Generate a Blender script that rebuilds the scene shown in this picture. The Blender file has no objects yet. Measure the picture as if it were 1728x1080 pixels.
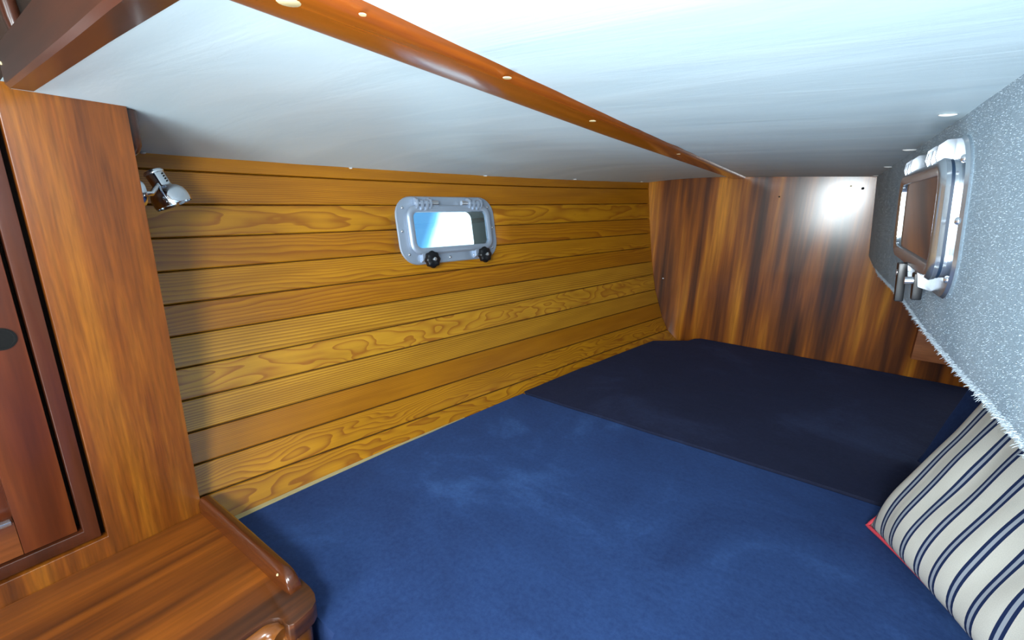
import bpy, bmesh, math, random
from mathutils import Vector, Matrix, noise as mnoise
random.seed(7)
SC = bpy.context.scene
COL = SC.collection
S = 0.6          # metres per design unit (one unit = eye height over the berth)
EZ = 1.35        # eye height over the cabin sole, metres
def W(x, y, z): return Vector((x * S, y * S, z * S + EZ))

# ------------------------------------------------------------------ camera
AX = Vector((0.81437217, 0.17243824, -0.55413267))   # world X in picture axes (right, down, forward)
AY = Vector((0.5799128, -0.20503922, 0.78845422))
AZ = Vector((0.02234073, -0.96344381, -0.26697737))
right = Vector((AX[0], AY[0], AZ[0])); down = Vector((AX[1], AY[1], AZ[1])); fwd = Vector((AX[2], AY[2], AZ[2]))
cd = bpy.data.cameras.new('camera'); cam = bpy.data.objects.new('camera', cd); COL.objects.link(cam)
m = Matrix((( right.x, -down.x, -fwd.x), (right.y, -down.y, -fwd.y), (right.z, -down.z, -fwd.z))).to_4x4()
m.translation = W(0, 0, 0); cam.matrix_world = m
cd.sensor_fit = 'HORIZONTAL'; cd.sensor_width = 36.0; cd.lens = 36.0 * 764.8 / 1728.0
cd.clip_start = 0.01; cd.clip_end = 200
SC.camera = cam

# ------------------------------------------------------------------ light and exposure
w = bpy.data.worlds.new('world'); SC.world = w; w.use_nodes = True
bg = w.node_tree.nodes['Background']; bg.inputs[0].default_value = (0.80, 0.92, 1.0, 1); bg.inputs[1].default_value = 3.2
def area(name, loc, target, sx, sy, power, color):
    l = bpy.data.lights.new(name, 'AREA'); l.shape = 'RECTANGLE'; l.size = sx; l.size_y = sy; l.energy = power; l.color = color
    o = bpy.data.objects.new(name, l); COL.objects.link(o); o.location = loc
    o.rotation_euler = (Vector(target) - Vector(loc)).to_track_quat('-Z', 'Y').to_euler(); return o
area('companionway_daylight', W(-0.02, -1.6, 0.0), W(-0.15, 1.6, -0.12), 0.46, 0.52, 16, (0.86, 0.96, 1.0))
area('added_ceiling_fill_light', W(0.05, -1.6, -1.8), W(-0.30, 1.4, 0.15), 1.2, 0.7, 32, (0.84, 0.94, 1.0))  # added fill lamp at floor level, brightens the far headliner
area('flash_light', W(0.03, -0.45, 0.14), W(-0.35, 1.6, -0.30), 0.24, 0.15, 12.5, (0.88, 0.96, 1.0))
area('added_headliner_uplight', W(-0.12, -0.06, -0.17), W(-0.09, 0.22, 0.19), 0.10, 0.08, 1.8, (0.84, 0.97, 1.0))  # added uplight for the bright headliner patch, no fitted cabin lamp
SC.view_settings.view_transform = 'Standard'; SC.view_settings.look = 'None'
SC.view_settings.gamma = 1.0; SC.view_settings.use_curve_mapping = False
SC.view_settings.exposure = 0.14

# ------------------------------------------------------------------ materials
def srgb(r, g, b):
    f = lambda c: (c / 255 / 12.92) if c / 255 <= 0.04045 else ((c / 255 + 0.055) / 1.055) ** 2.4
    return (f(r), f(g), f(b), 1)
class N:
    def __init__(s, name):
        s.m = bpy.data.materials.new(name); s.m.use_nodes = True; s.t = s.m.node_tree; s.b = s.t.nodes['Principled BSDF']
    def n(s, typ, **kw):
        x = s.t.nodes.new(typ)
        for k, v in kw.items():
            if isinstance(k, str) and hasattr(x, k): setattr(x, k, v)
        return x
    def l(s, a, b): s.t.links.new(a, b)
    def set(s, **kw):
        for k, v in kw.items(): s.b.inputs[k.replace('_', ' ')].default_value = v
    def coords(s, kind, scale, loc=(0, 0, 0), rot=(0, 0, 0)):
        tc = s.n('ShaderNodeTexCoord'); mp = s.n('ShaderNodeMapping')
        mp.inputs['Scale'].default_value = scale; mp.inputs['Location'].default_value = loc; mp.inputs['Rotation'].default_value = rot
        s.l(tc.outputs[kind], mp.inputs['Vector']); return mp.outputs[0]
    def noise(s, vec, scale, detail=3, rough=0.5, dist=0.0):
        x = s.n('ShaderNodeTexNoise'); x.inputs['Scale'].default_value = scale; x.inputs['Detail'].default_value = detail
        x.inputs['Roughness'].default_value = rough; x.inputs['Distortion'].default_value = dist
        s.l(vec, x.inputs['Vector']); return x.outputs['Fac']
    def ramp(s, fac, stops):
        r = s.n('ShaderNodeValToRGB'); e = r.color_ramp.elements
        while len(e) < len(stops): e.new(0.5)
        for i, (p, c) in enumerate(stops): e[i].position = p; e[i].color = c
        s.l(fac, r.inputs[0]); return r.outputs[0]
    def math(s, op, a, b=None, clamp=False):
        x = s.n('ShaderNodeMath', operation=op); x.use_clamp = clamp
        for i, v in enumerate((a, b)):
            if v is None: continue
            if isinstance(v, (int, float)): x.inputs[i].default_value = v
            else: s.l(v, x.inputs[i])
        return x.outputs[0]
    def mix(s, fac, a, b, mode='MIX'):
        x = s.n('ShaderNodeMix', data_type='RGBA', blend_type=mode)
        for i, v in ((0, fac), (6, a), (7, b)):
            if isinstance(v, (int, float)): x.inputs[i].default_value = v
            elif isinstance(v, tuple): x.inputs[i].default_value = v
            else: s.l(v, x.inputs[i])
        return x.outputs[2]
    def bump(s, h, strength, dist=0.001):
        x = s.n('ShaderNodeBump'); x.inputs['Strength'].default_value = strength; x.inputs['Distance'].default_value = dist
        s.l(h, x.inputs['Height']); s.l(x.outputs[0], s.b.inputs['Normal']); return x
    def base(s, c): s.l(c, s.b.inputs['Base Color'])

def veneer(name, scale, stops, fine=(0.75, 1.1), rough=0.3, coat=0.3, coat_rough=0.12, seed=0.0, bands=6.0, dist=0.6):
    """grain runs along the axis whose scale is small"""
    k = N(name)
    v = k.coords('Object', scale, (seed, seed * 1.7, seed * 0.6))
    a = k.noise(v, bands, 4, 0.55, dist)
    c = k.ramp(a, stops)
    v2 = k.coords('Object', tuple(q * 9 for q in scale), (seed, 3, 1))
    f = k.noise(v2, bands, 3, 0.6)
    mult = k.ramp(f, [(0.3, (fine[0],) * 3 + (1,)), (0.7, (fine[1],) * 3 + (1,))])
    k.base(k.mix(1.0, c, mult, 'MULTIPLY'))
    k.bump(f, 0.12, 0.0006)
    k.set(Roughness=rough, Coat_Weight=coat, Coat_Roughness=coat_rough)
    return k.m
M = {}
# aft bulkhead: flame-figured teak veneer, grain vertical
k = N('bulkhead_veneer')
v = k.coords('Object', (1, 1, 0.05), (0.3, 0, 0.1)); a = k.noise(v, 16, 3, 0.55, 0.12)
v1 = k.coords('Object', (1, 1, 0.09), (1.3, 0, 2.1)); b = k.noise(v1, 7, 2, 0.5, 0.15)
s_ = k.math('ADD', k.math('MULTIPLY', a, 0.68), k.math('MULTIPLY', b, 0.34))
c = k.ramp(s_, [(0.37, srgb(58, 27, 8)), (0.45, srgb(106, 54, 12)), (0.53, srgb(160, 88, 15)), (0.62, srgb(214, 138, 32))])
v2 = k.coords('Object', (1, 1, 0.05)); f = k.noise(v2, 130, 3, 0.6)
k.base(k.mix(1.0, c, k.ramp(f, [(0.3, (0.68, 0.66, 0.62, 1)), (0.72, (1.1, 1.1, 1.1, 1))]), 'MULTIPLY'))
v3 = k.coords('Object', (1, 1, 0.3)); k.bump(k.noise(v3, 60, 3, 0.6), 0.15, 0.0006)
k.set(Roughness=0.45, Coat_Weight=1.0, Coat_Roughness=0.175); k.b.inputs['Specular IOR Level'].default_value = 0.2; M['bulkhead'] = k.m

M['panel'] = veneer('locker_veneer', (1, 1, 0.06), [(0.32, srgb(92, 45, 9)), (0.5, srgb(124, 64, 12)), (0.68, srgb(152, 90, 20))], (0.66, 1.14), 0.36, 0.35, 0.24, 2.0, 26, 0.3)
M['door'] = veneer('door_mahogany', (1, 1, 0.06), [(0.3, srgb(66, 26, 10)), (0.5, srgb(94, 40, 14)), (0.7, srgb(124, 60, 22))], (0.75, 1.1), 0.35, 0.3, 0.2, 5.0, 14)
M['rail'] = veneer('door_rail_wood', (1, 0.06, 1), [(0.3, srgb(90, 44, 22)), (0.6, srgb(138, 76, 38))], (0.75, 1.1), 0.35, 0.3, 0.2, 7.0, 14)
M['casing'] = veneer('casing_wood', (1, 1, 0.06), [(0.3, srgb(58, 26, 13)), (0.6, srgb(84, 40, 21))], (0.8, 1.1), 0.3, 0.3, 0.15, 9.0, 14)
M['counter'] = veneer('counter_teak', (1.0, 0.05, 1), [(0.36, srgb(34, 19, 11)), (0.45, srgb(70, 37, 15)), (0.53, srgb(110, 56, 15)), (0.63, srgb(150, 80, 20))], (0.66, 1.14), 0.4, 0.2, 0.25, 1.0, 11, 0.8)
M['fiddle'] = veneer('fiddle_wood', (0.06, 1, 1), [(0.3, srgb(68, 32, 13)), (0.6, srgb(112, 56, 22))], (0.8, 1.15), 0.22, 0.5, 0.12, 3.0, 14)
M['trimw'] = veneer('counter_edge_wood', (1, 0.06, 1), [(0.3, srgb(92, 48, 14)), (0.6, srgb(132, 76, 28))], (0.85, 1.1), 0.25, 0.4, 0.12, 3.0, 14)
M['batten'] = veneer('batten_wood', (1, 0.05, 1), [(0.3, srgb(112, 50, 10)), (0.6, srgb(152, 76, 18))], (0.8, 1.12), 0.25, 0.5, 0.15, 4.0, 26)
M['beam'] = veneer('beam_wood', (0.05, 1, 1), [(0.3, srgb(34, 20, 16)), (0.6, srgb(70, 36, 21))], (0.8, 1.1), 0.28, 0.5, 0.15, 4.0, 16)
M['dark'] = veneer('dark_cabin_wood', (1, 1, 0.1), [(0.3, srgb(38, 28, 22)), (0.7, srgb(66, 44, 32))], (0.8, 1.1), 0.35, 0.3, 0.2, 4.0, 10)
M['block'] = veneer('cleat_wood', (0.08, 1, 1), [(0.3, srgb(158, 92, 54)), (0.7, srgb(196, 126, 80))], (0.8, 1.1), 0.5, 0.0, 0.2, 4.0, 30)

# varnished softwood planks: growth rings cut by the face; UV x runs along, y across, tone and figure per plank
def plank_mat(name, base, late, freq, wob, power, fine, rough=0.36):
    k = N(name)
    tc = k.n('ShaderNodeTexCoord'); sp = k.n('ShaderNodeSeparateXYZ'); k.l(tc.outputs['UV'], sp.inputs[0])
    u, vv = sp.outputs[0], sp.outputs[1]
    cb = k.n('ShaderNodeCombineXYZ'); k.l(k.math('MULTIPLY', u, 2.2), cb.inputs[0]); k.l(k.math('MULTIPLY', vv, 0.75), cb.inputs[1])
    n1 = k.noise(cb.outputs[0], 1.3, 2, 0.45, 0.2)
    h = k.math('ADD', k.math('MULTIPLY', k.math('MULTIPLY', vv, vv), 1.0), k.math('MULTIPLY', n1, wob))
    h = k.math('ADD', h, k.math('MULTIPLY', u, 0.35))
    fr = k.math('FRACT', k.math('MULTIPLY', h, freq))
    line = k.math('POWER', fr, power)
    edge = k.math('SUBTRACT', 1.0, k.math('POWER', fr, 26.0))
    line = k.math('MULTIPLY', line, edge)
    cb2 = k.n('ShaderNodeCombineXYZ'); k.l(k.math('MULTIPLY', u, 3.0), cb2.inputs[0]); k.l(k.math('MULTIPLY', vv, 40.0), cb2.inputs[1])
    f = k.noise(cb2.outputs[0], 1.0, 3, 0.6)
    cb3 = k.n('ShaderNodeCombineXYZ'); k.l(k.math('MULTIPLY', u, 1.6), cb3.inputs[0]); k.l(k.math('MULTIPLY', vv, 1.2), cb3.inputs[1])
    g = k.noise(cb3.outputs[0], 2.0, 2, 0.5)
    b2 = k.mix(1.0, base, k.ramp(g, [(0.3, (0.84, 0.80, 0.74, 1)), (0.7, (1.1, 1.1, 1.1, 1))]), 'MULTIPLY')
    c = k.mix(line, b2, late)
    c = k.mix(1.0, c, k.ramp(f, [(0.3, (1 - fine, 1 - fine, 1 - fine * 1.2, 1)), (0.7, (1.05, 1.05, 1.05, 1))]), 'MULTIPLY')
    k.base(c); k.bump(f, 0.10, 0.0005)
    k.set(Roughness=rough, Coat_Weight=0.6, Coat_Roughness=0.2); k.b.inputs['Specular IOR Level'].default_value = 0.3
    return k.m
HON = srgb(190, 130, 18); HON2 = srgb(184, 120, 10); PALE = srgb(200, 144, 36); LATE = srgb(140, 74, 8); LRED = srgb(146, 72, 18)
M['pl_fine'] = plank_mat('plank_fine', HON2, LATE, 4.5, 0.6, 2.0, 0.22)
M['pl_cath'] = plank_mat('plank_cathedral', HON, LATE, 4.5, 1.2, 2.6, 0.14)
M['pl_bold'] = plank_mat('plank_bold', PALE, srgb(132, 78, 16), 2.7, 0.22, 1.6, 0.10)
M['pl_swirl'] = plank_mat('plank_swirl', PALE, LRED, 3.0, 4.0, 3.4, 0.10)
M['pl_swirl2'] = plank_mat('plank_swirl_fine', HON, srgb(134, 68, 12), 4.2, 3.0, 2.4, 0.12)

k = N('seam_dark'); k.set(Base_Color=srgb(70, 44, 18), Roughness=0.8); M['seam'] = k.m

k = N('headliner_vinyl')
v = k.coords('Object', (0.35, 1.6, 1)); n1 = k.noise(v, 7, 4, 0.55, 0.8)
v = k.coords('Object', (0.5, 2.2, 1), (3, 1, 0)); n2 = k.noise(v, 38, 3, 0.6, 1.4)
v = k.coords('Object', (1, 1, 1)); n3 = k.noise(v, 420, 2, 0.6)
hh = k.math('ADD', k.math('ADD', k.math('MULTIPLY', n1, 1.0), k.math('MULTIPLY', n2, 0.10)), k.math('MULTIPLY', n3, 0.02))
k.base(k.ramp(n1, [(0.3, srgb(203, 226, 235)), (0.7, srgb(214, 234, 241))]))
k.bump(hh, 0.22, 0.005); k.set(Roughness=0.5); M['vinyl'] = k.m

def navy_cloth(name, lo, mid, hi, sheen):
    k = N(name)
    v = k.coords('Object', (1, 1, 1)); n1 = k.noise(v, 3.0, 6, 0.62, 0.5); n2 = k.noise(v, 120, 3, 0.75)
    c = k.ramp(n1, [(0.32, lo), (0.55, mid), (0.72, hi)])
    k.base(k.mix(1.0, c, k.ramp(n2, [(0.3, (0.78, 0.8, 0.85, 1)), (0.75, (1.25, 1.22, 1.15, 1))]), 'MULTIPLY'))
    n3 = k.noise(v, 900, 2, 0.5); nw = k.noise(k.coords('Object', (1, 2.2, 1), (0, 0, 0), (0, 0, 0.5)), 6, 3, 0.5, 0.6)
    k.bump(k.math('ADD', k.math('MULTIPLY', n3, 0.08), k.math('MULTIPLY', nw, 2.0)), 0.4, 0.004)
    k.set(Roughness=0.85, Sheen_Weight=sheen, Sheen_Roughness=0.5, Sheen_Tint=srgb(90, 120, 200)); k.b.inputs['Specular IOR Level'].default_value = 0.25
    return k.m
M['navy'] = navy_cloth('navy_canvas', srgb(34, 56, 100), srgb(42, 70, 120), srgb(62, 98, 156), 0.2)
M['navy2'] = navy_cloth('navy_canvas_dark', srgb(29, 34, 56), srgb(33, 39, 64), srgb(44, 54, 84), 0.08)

k = N('carpet')
v = k.coords('Object', (1, 1, 1)); n1 = k.noise(v, 900, 2, 0.6); n2 = k.noise(v, 9, 4, 0.6); n4 = k.noise(k.coords('Object', (1, 1, 2.5)), 150, 3, 0.6)
c = k.ramp(n2, [(0.3, srgb(162, 184, 198)), (0.7, srgb(180, 200, 212))])
k.base(k.mix(1.0, c, k.ramp(n4, [(0.3, (0.88, 0.88, 0.89, 1)), (0.7, (1.08, 1.08, 1.08, 1))]), 'MULTIPLY'))
k.bump(k.math('ADD', n1, k.math('MULTIPLY', n4, 0.8)), 0.5, 0.0012); k.set(Roughness=0.95); k.b.inputs['Specular IOR Level'].default_value = 0.1; M['carpet'] = k.m
k = N('carpet_fibre'); k.set(Base_Color=srgb(184, 198, 208), Roughness=0.9); M['fibre'] = k.m

def plain(name, col, rough=0.5, metal=0.0, **kw):
    k = N(name); k.set(Base_Color=col, Roughness=rough, Metallic=metal, **kw)
    v = k.coords('Object', (1, 1, 1)); n1 = k.noise(v, 90, 3, 0.5)
    r = k.n('ShaderNodeMapRange'); r.inputs[3].default_value = max(0.0, rough - 0.04); r.inputs[4].default_value = min(1.0, rough + 0.06)
    k.l(n1, r.inputs[0]); k.l(r.outputs[0], k.b.inputs['Roughness']); return k.m
M['alu'] = plain('cast_aluminium', srgb(176, 190, 208), 0.42, 0.55)
M['alu_bright'] = plain('polished_aluminium', srgb(205, 212, 218), 0.22, 0.9)
M['lug'] = plain('cast_lug_metal', srgb(150, 156, 164), 0.35, 0.7)
M['chrome'] = plain('chrome', srgb(215, 218, 224), 0.06, 1.0)
M['steel'] = plain('stainless_screw', srgb(225, 228, 232), 0.2, 0.9)
M['blackp'] = plain('black_plastic', srgb(14, 15, 19), 0.35)
M['rubber'] = plain('dark_gasket', srgb(24, 44, 66), 0.5)
M['reveal'] = plain('opening_lining', srgb(62, 64, 52), 0.7)
M['red'] = plain('red_piping_cloth', srgb(214, 70, 84), 0.7)
M['paletrim'] = plain('pale_edge', srgb(196, 182, 132), 0.6)
M['white'] = plain('white_plastic', srgb(240, 240, 236), 0.4)
M['plug'] = plain('wood_plug', srgb(214, 196, 150), 0.5)
M['hole'] = plain('black_hole_lining', srgb(3, 3, 3), 1.0)
M['gap'] = plain('dark_gap_lining', srgb(34, 18, 11), 0.8)
M['bluecloth'] = plain('blue_boat_cover', srgb(60, 150, 205), 0.7)
M['cabinw'] = plain('cabin_side_paint', srgb(196, 190, 180), 0.7)
M['sole'] = veneer('cabin_sole_teak', (1, 0.06, 1), [(0.3, srgb(90, 52, 26)), (0.6, srgb(140, 86, 44))], (0.8, 1.1), 0.5, 0.0, 0.2, 4.0, 14)

k = N('window_glass'); t = k.t; t.nodes.remove(k.b)
tr = k.n('ShaderNodeBsdfTransparent'); tr.inputs[0].default_value = (0.88, 0.96, 1.0, 1)
gl = k.n('ShaderNodeBsdfGlossy'); gl.inputs['Roughness'].default_value = 0.02
fr = k.n('ShaderNodeFresnel'); fr.inputs[0].default_value = 1.5; mx = k.n('ShaderNodeMixShader')
k.l(fr.outputs[0], mx.inputs[0]); k.l(tr.outputs[0], mx.inputs[1]); k.l(gl.outputs[0], mx.inputs[2])
k.l(mx.outputs[0], t.nodes['Material Output'].inputs[0]); M['glass'] = k.m
k = N('smoked_glass'); k.set(Base_Color=srgb(30, 22, 14), Roughness=0.05, Coat_Weight=1.0, Coat_Roughness=0.03); k.b.inputs['IOR'].default_value = 1.9; M['smoked'] = k.m

k = N('ticking_stripe')
tc = k.n('ShaderNodeTexCoord'); sp = k.n('ShaderNodeSeparateXYZ'); k.l(tc.outputs['UV'], sp.inputs[0])
fr = k.math('FRACT', k.math('MULTIPLY', sp.outputs[0], 13.0))
d = k.math('ABSOLUTE', k.math('SUBTRACT', fr, 0.5))
band = k.math('LESS_THAN', d, 0.185); inner = k.math('LESS_THAN', d, 0.066)
wv = k.noise(k.coords('UV', (60, 60, 1)), 6, 2)
cream = k.ramp(wv, [(0.3, srgb(214, 212, 200)), (0.7, srgb(228, 226, 214))])
c = k.mix(band, cream, srgb(30, 46, 84)); c = k.mix(inner, c, srgb(166, 174, 184)); k.base(c)
k.bump(k.noise(k.coords('UV', (1, 1, 1)), 5, 3, 0.5, 0.5), 0.35, 0.01); k.set(Roughness=0.85); k.b.inputs['Specular IOR Level'].default_value = 0.2; M['stripe'] = k.m

# ------------------------------------------------------------------ builders
def wloc(o):
    v = Vector((0, 0, 0))
    while o: v = v + o.location; o = o.parent
    return v
def mesh_obj(name, verts, faces, mat, parent=None, smooth=True, uvs=None, world=True, origin=None):
    """verts are world metres; child meshes are stored relative to their parent's place"""
    o0 = Vector(origin) if origin is not None else (wloc(parent) if parent else Vector((0, 0, 0)))
    me = bpy.data.meshes.new(name); me.from_pydata([tuple(Vector(v) - o0) for v in verts], [], faces); me.materials.append(mat)
    if smooth: me.polygons.foreach_set('use_smooth', [True] * len(me.polygons))
    if uvs:
        ul = me.uv_layers.new(name='UVMap')
        for lp in me.loops: ul.data[lp.index].uv = uvs[lp.vertex_index]
    me.update()
    o = bpy.data.objects.new(name, me); COL.objects.link(o)
    if parent: o.parent = parent
    if origin is not None:
        o.location = Vector(origin) - wloc(parent)
    return o
def empty(name, loc, **props):
    o = bpy.data.objects.new(name, None); COL.objects.link(o); o.location = loc; o.empty_display_size = 0.05
    o.matrix_world = Matrix.Translation(loc)
    for k_, v_ in props.items(): o[k_] = v_
    return o
def sharp(o, ang=40):
    me = o.data; bm = bmesh.new(); bm.from_mesh(me); bmesh.ops.recalc_face_normals(bm, faces=bm.faces)
    for e in bm.edges:
        if len(e.link_faces) == 2 and e.calc_face_angle(0) > math.radians(ang): e.smooth = False
    bm.to_mesh(me); bm.free(); return o
def bevel(o, wd, seg=2, ang=40):
    me = o.data; bm = bmesh.new(); bm.from_mesh(me); bmesh.ops.recalc_face_normals(bm, faces=bm.faces)
    es = [e for e in bm.edges if len(e.link_faces) == 2 and e.calc_face_angle(0) > math.radians(ang)]
    bmesh.ops.bevel(bm, geom=es, offset=wd, segments=seg, affect='EDGES', profile=0.6, clamp_overlap=True)
    for f in bm.faces: f.smooth = True
    bm.to_mesh(me); bm.free(); return sharp(o, 50)
def prism(name, pts_a, pts_b, mat, parent=None, **kw):
    """closed solid between two matching loops of points (world metres)"""
    n = len(pts_a); v = list(pts_a) + list(pts_b)
    f = [tuple(range(n))[::-1], tuple(range(n, 2 * n))] + [(i, (i + 1) % n, n + (i + 1) % n, n + i) for i in range(n)]
    return mesh_obj(name, v, f, mat, parent, **kw)
def box(name, x0, x1, y0, y1, z0, z1, mat, parent=None, bev=0.0, seg=2):
    a = [W(x0, y0, z0), W(x1, y0, z0), W(x1, y1, z0), W(x0, y1, z0)]; b = [W(x0, y0, z1), W(x1, y0, z1), W(x1, y1, z1), W(x0, y1, z1)]
    o = prism(name, a, b, mat, parent, smooth=False)
    if bev: bevel(o, bev * S, seg)
    else: sharp(o)
    return o
def frame(origin, u, v, n):
    m = Matrix((u, v, n)).transposed().to_4x4(); m.translation = origin; return m
def lathe(profile, seg=32):
    """profile: list of (radius, height) -> verts, faces about +Z"""
    vs, fs = [], []
    for r, h in profile:
        for i in range(seg): a = 2 * math.pi * i / seg; vs.append(Vector((r * math.cos(a), r * math.sin(a), h)))
    for j in range(len(profile) - 1):
        for i in range(seg): i2 = (i + 1) % seg; fs.append((j * seg + i, j * seg + i2, (j + 1) * seg + i2, (j + 1) * seg + i))
    fs.append(tuple(range(seg))[::-1]); fs.append(tuple(range((len(profile) - 1) * seg, len(profile) * seg)))
    return vs, fs
def lathe_obj(name, profile, mtx, mat, parent=None, seg=32, ang=45):
    vs, fs = lathe(profile, seg)
    return sharp(mesh_obj(name, [mtx @ v for v in vs], fs, mat, parent), ang)
def rrect(w_, h_, r, n=8):
    pts = []
    r = min(r, w_ / 2 - 1e-5, h_ / 2 - 1e-5)
    for cx, cy, a0 in ((w_ / 2 - r, h_ / 2 - r, 0), (-w_ / 2 + r, h_ / 2 - r, 90), (-w_ / 2 + r, -h_ / 2 + r, 180), (w_ / 2 - r, -h_ / 2 + r, 270)):
        for i in range(n): a = math.radians(a0 + 90 * i / (n - 1)); pts.append((cx + r * math.cos(a), cy + r * math.sin(a)))
    return pts
def ring_obj(name, rings, mtx, mat, parent=None, closed=True, cap0=False, cap1=False, ang=40):
    """rings: (w,h,r,n-depth) lofted in order; closed joins last to first"""
    vs, fs = [], []; L = None
    for (w_, h_, r, d) in rings:
        p = rrect(w_, h_, r); L = len(p); vs += [mtx @ Vector((x, y, d)) for x, y in p]
    R = len(rings)
    for j in range(R if closed else R - 1):
        j2 = (j + 1) % R
        for i in range(L): i2 = (i + 1) % L; fs.append((j * L + i, j * L + i2, j2 * L + i2, j2 * L + i))
    if cap0: fs.append(tuple(range(L)))
    if cap1: fs.append(tuple(range((R - 1) * L, R * L)))
    return sharp(mesh_obj(name, vs, fs, mat, parent), ang)
def tube(name, pts, rad, mat, parent=None, seg=10, closed=False):
    vs, fs = [], []; n = len(pts)
    for i, p in enumerate(pts):
        p = Vector(p)
        if closed: t = Vector(pts[(i + 1) % n]) - Vector(pts[i - 1])
        else: t = Vector(pts[min(i + 1, n - 1)]) - Vector(pts[max(i - 1, 0)])
        t.normalize(); a = t.orthogonal() if i == 0 else (pa - t * pa.dot(t)); a.normalize(); pa = a; b = t.cross(a)
        r = rad[i] if isinstance(rad, (list, tuple)) else rad
        for k_ in range(seg): q = 2 * math.pi * k_ / seg; vs.append(p + (a * math.cos(q) + b * math.sin(q)) * r)
    for i in range(n if closed else n - 1):
        i2 = (i + 1) % n
        for k_ in range(seg): k2 = (k_ + 1) % seg; fs.append((i * seg + k_, i * seg + k2, i2 * seg + k2, i2 * seg + k_))
    if not closed: fs.append(tuple(range(seg))[::-1]); fs.append(tuple(range((n - 1) * seg, n * seg)))
    return sharp(mesh_obj(name, vs, fs, mat, parent), 60)
def interp(xs, ys, x):
    if x <= xs[0]: return ys[0] + (x - xs[0]) * (ys[1] - ys[0]) / (xs[1] - xs[0])
    for i in range(len(xs) - 1):
        if x <= xs[i + 1] or i == len(xs) - 2: return ys[i] + (x - xs[i]) * (ys[i + 1] - ys[i]) / (xs[i + 1] - xs[i])
def cut(objs, cutter):
    for o in objs:
        md = o.modifiers.new('cut', 'BOOLEAN'); md.object = cutter; md.operation = 'DIFFERENCE'; md.solver = 'EXACT'
    bpy.context.view_layer.update(); dg = bpy.context.evaluated_depsgraph_get()
    for o in objs:
        me = bpy.data.meshes.new_from_object(o.evaluated_get(dg)); o.modifiers.clear(); o.data = me
    bpy.data.objects.remove(cutter)

# ------------------------------------------------------------------ hull side (wall_left) and its planks
YB = 3.432
SZ = [-1.25, -1.12, -1.053, -0.98, -0.884, -0.776, -0.679, -0.565, -0.467, -0.361, -0.259, -0.151, -0.042, 0.062, 0.105, 0.30]
SX = [0.55, 0.76, 0.86, 0.945, 0.998, 1.037, 1.073, 1.100, 1.121, 1.139, 1.156, 1.172, 1.187, 1.201, 1.206, 1.23]
FZ = [-1.30, -1.10, -1.0, -0.91, -0.80, -0.70, -0.60, -0.50, -0.40, -0.30, -0.20, -0.10, 0.0, 0.10, 0.30]
FX = [1.18, 1.34, 1.405, 1.455, 1.52, 1.575, 1.625, 1.668, 1.706, 1.738, 1.766, 1.790, 1.810, 1.826, 1.85]
def hullx(y, z):
    t = (YB - y) / (YB - 0.5)
    bow = 0.045 * 4 * max(0.0, t) * (1 - t)          # hull sides are bowed fore and aft
    return -(interp(SZ, SX, z) * (1 - t) + interp(FZ, FX, z) * t + bow)
PX0, PY0, FPX = 864.0, 540.0, 764.8
def ray(px, py):
    d = Vector(((px - PX0), (py - PY0), FPX)); return Vector((AX.dot(d), AY.dot(d), AZ.dot(d)))
def on_hull(px, py):
    d = ray(px, py); lo, hi = 0.3, 6.0; r0 = d / abs(d.x)
    for _ in range(50):
        t = (lo + hi) / 2; p = r0 * t
        if p.x > hullx(p.y, p.z): lo = t
        else: hi = t
    return r0 * ((lo + hi) / 2)
# measured courses of the seams between the planks, four stations each
SEAMS = [
 [(257, 259.5), (535, 279), (860, 299), (1095, 308)],
 [(294, 287), (520, 299.4), (687, 307.8), (860, 312.8), (1095, 318.7)],
 [(248, 345), (535, 346), (860, 345.6), (1096, 343.3)],
 [(257, 403), (520, 392.4), (860, 380), (1096, 368.7)],
 [(266, 459.4), (535, 438.6), (860, 412), (1098, 393.7)],
 [(275, 515.6), (560, 481.5), (860, 444.6), (1099, 416.9)],
 [(285.4, 569.6), (560, 526), (860, 478), (1100.7, 441)],
 [(295.6, 624.3), (560, 570.8), (860, 511.7), (1102.6, 463)],
 [(304.6, 677.6), (560, 617), (860, 545.3), (1105.4, 488.5)],
 [(315, 732), (600, 652), (860, 579.5), (1111.9, 510.4)],
 [(325.4, 786), (600, 698), (860, 614.9), (1117.4, 534.8)],
 [(346, 835.7), (600, 744.5), (891, 640), (1124.8, 556.7)],
]
def fit(pts, deg):
    import numpy as np
    P = [on_hull(*p) for p in pts]; return np.polyfit([p.y for p in P], [p.z for p in P], deg).tolist()
def peval(c, x):
    r = 0.0
    for a_ in c: r = r * x + a_
    return r
SEAMF = [fit(s_, 2) for s_ in SEAMS]
last = SEAMF[-1]
def seamz(i, y):
    if i < len(SEAMF): return peval(SEAMF[i], y)
    e = i - len(SEAMF) + 1; return peval(last, y) - 0.098 * e
def hp(y, z, off=0.0):
    """hull point moved inboard by off along the local normal"""
    e = 0.02; x = hullx(y, z)
    tu = Vector((hullx(y + e, z) - hullx(y - e, z), 2 * e, 0)); tv = Vector((hullx(y, z + e) - hullx(y, z - e), 0, 2 * e))
    n = tu.cross(tv); n.normalize()
    if n.x < 0: n = -n
    return Vector((x, y, z)) + n * off
def U(p): return W(p.x, p.y, p.z)

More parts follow.
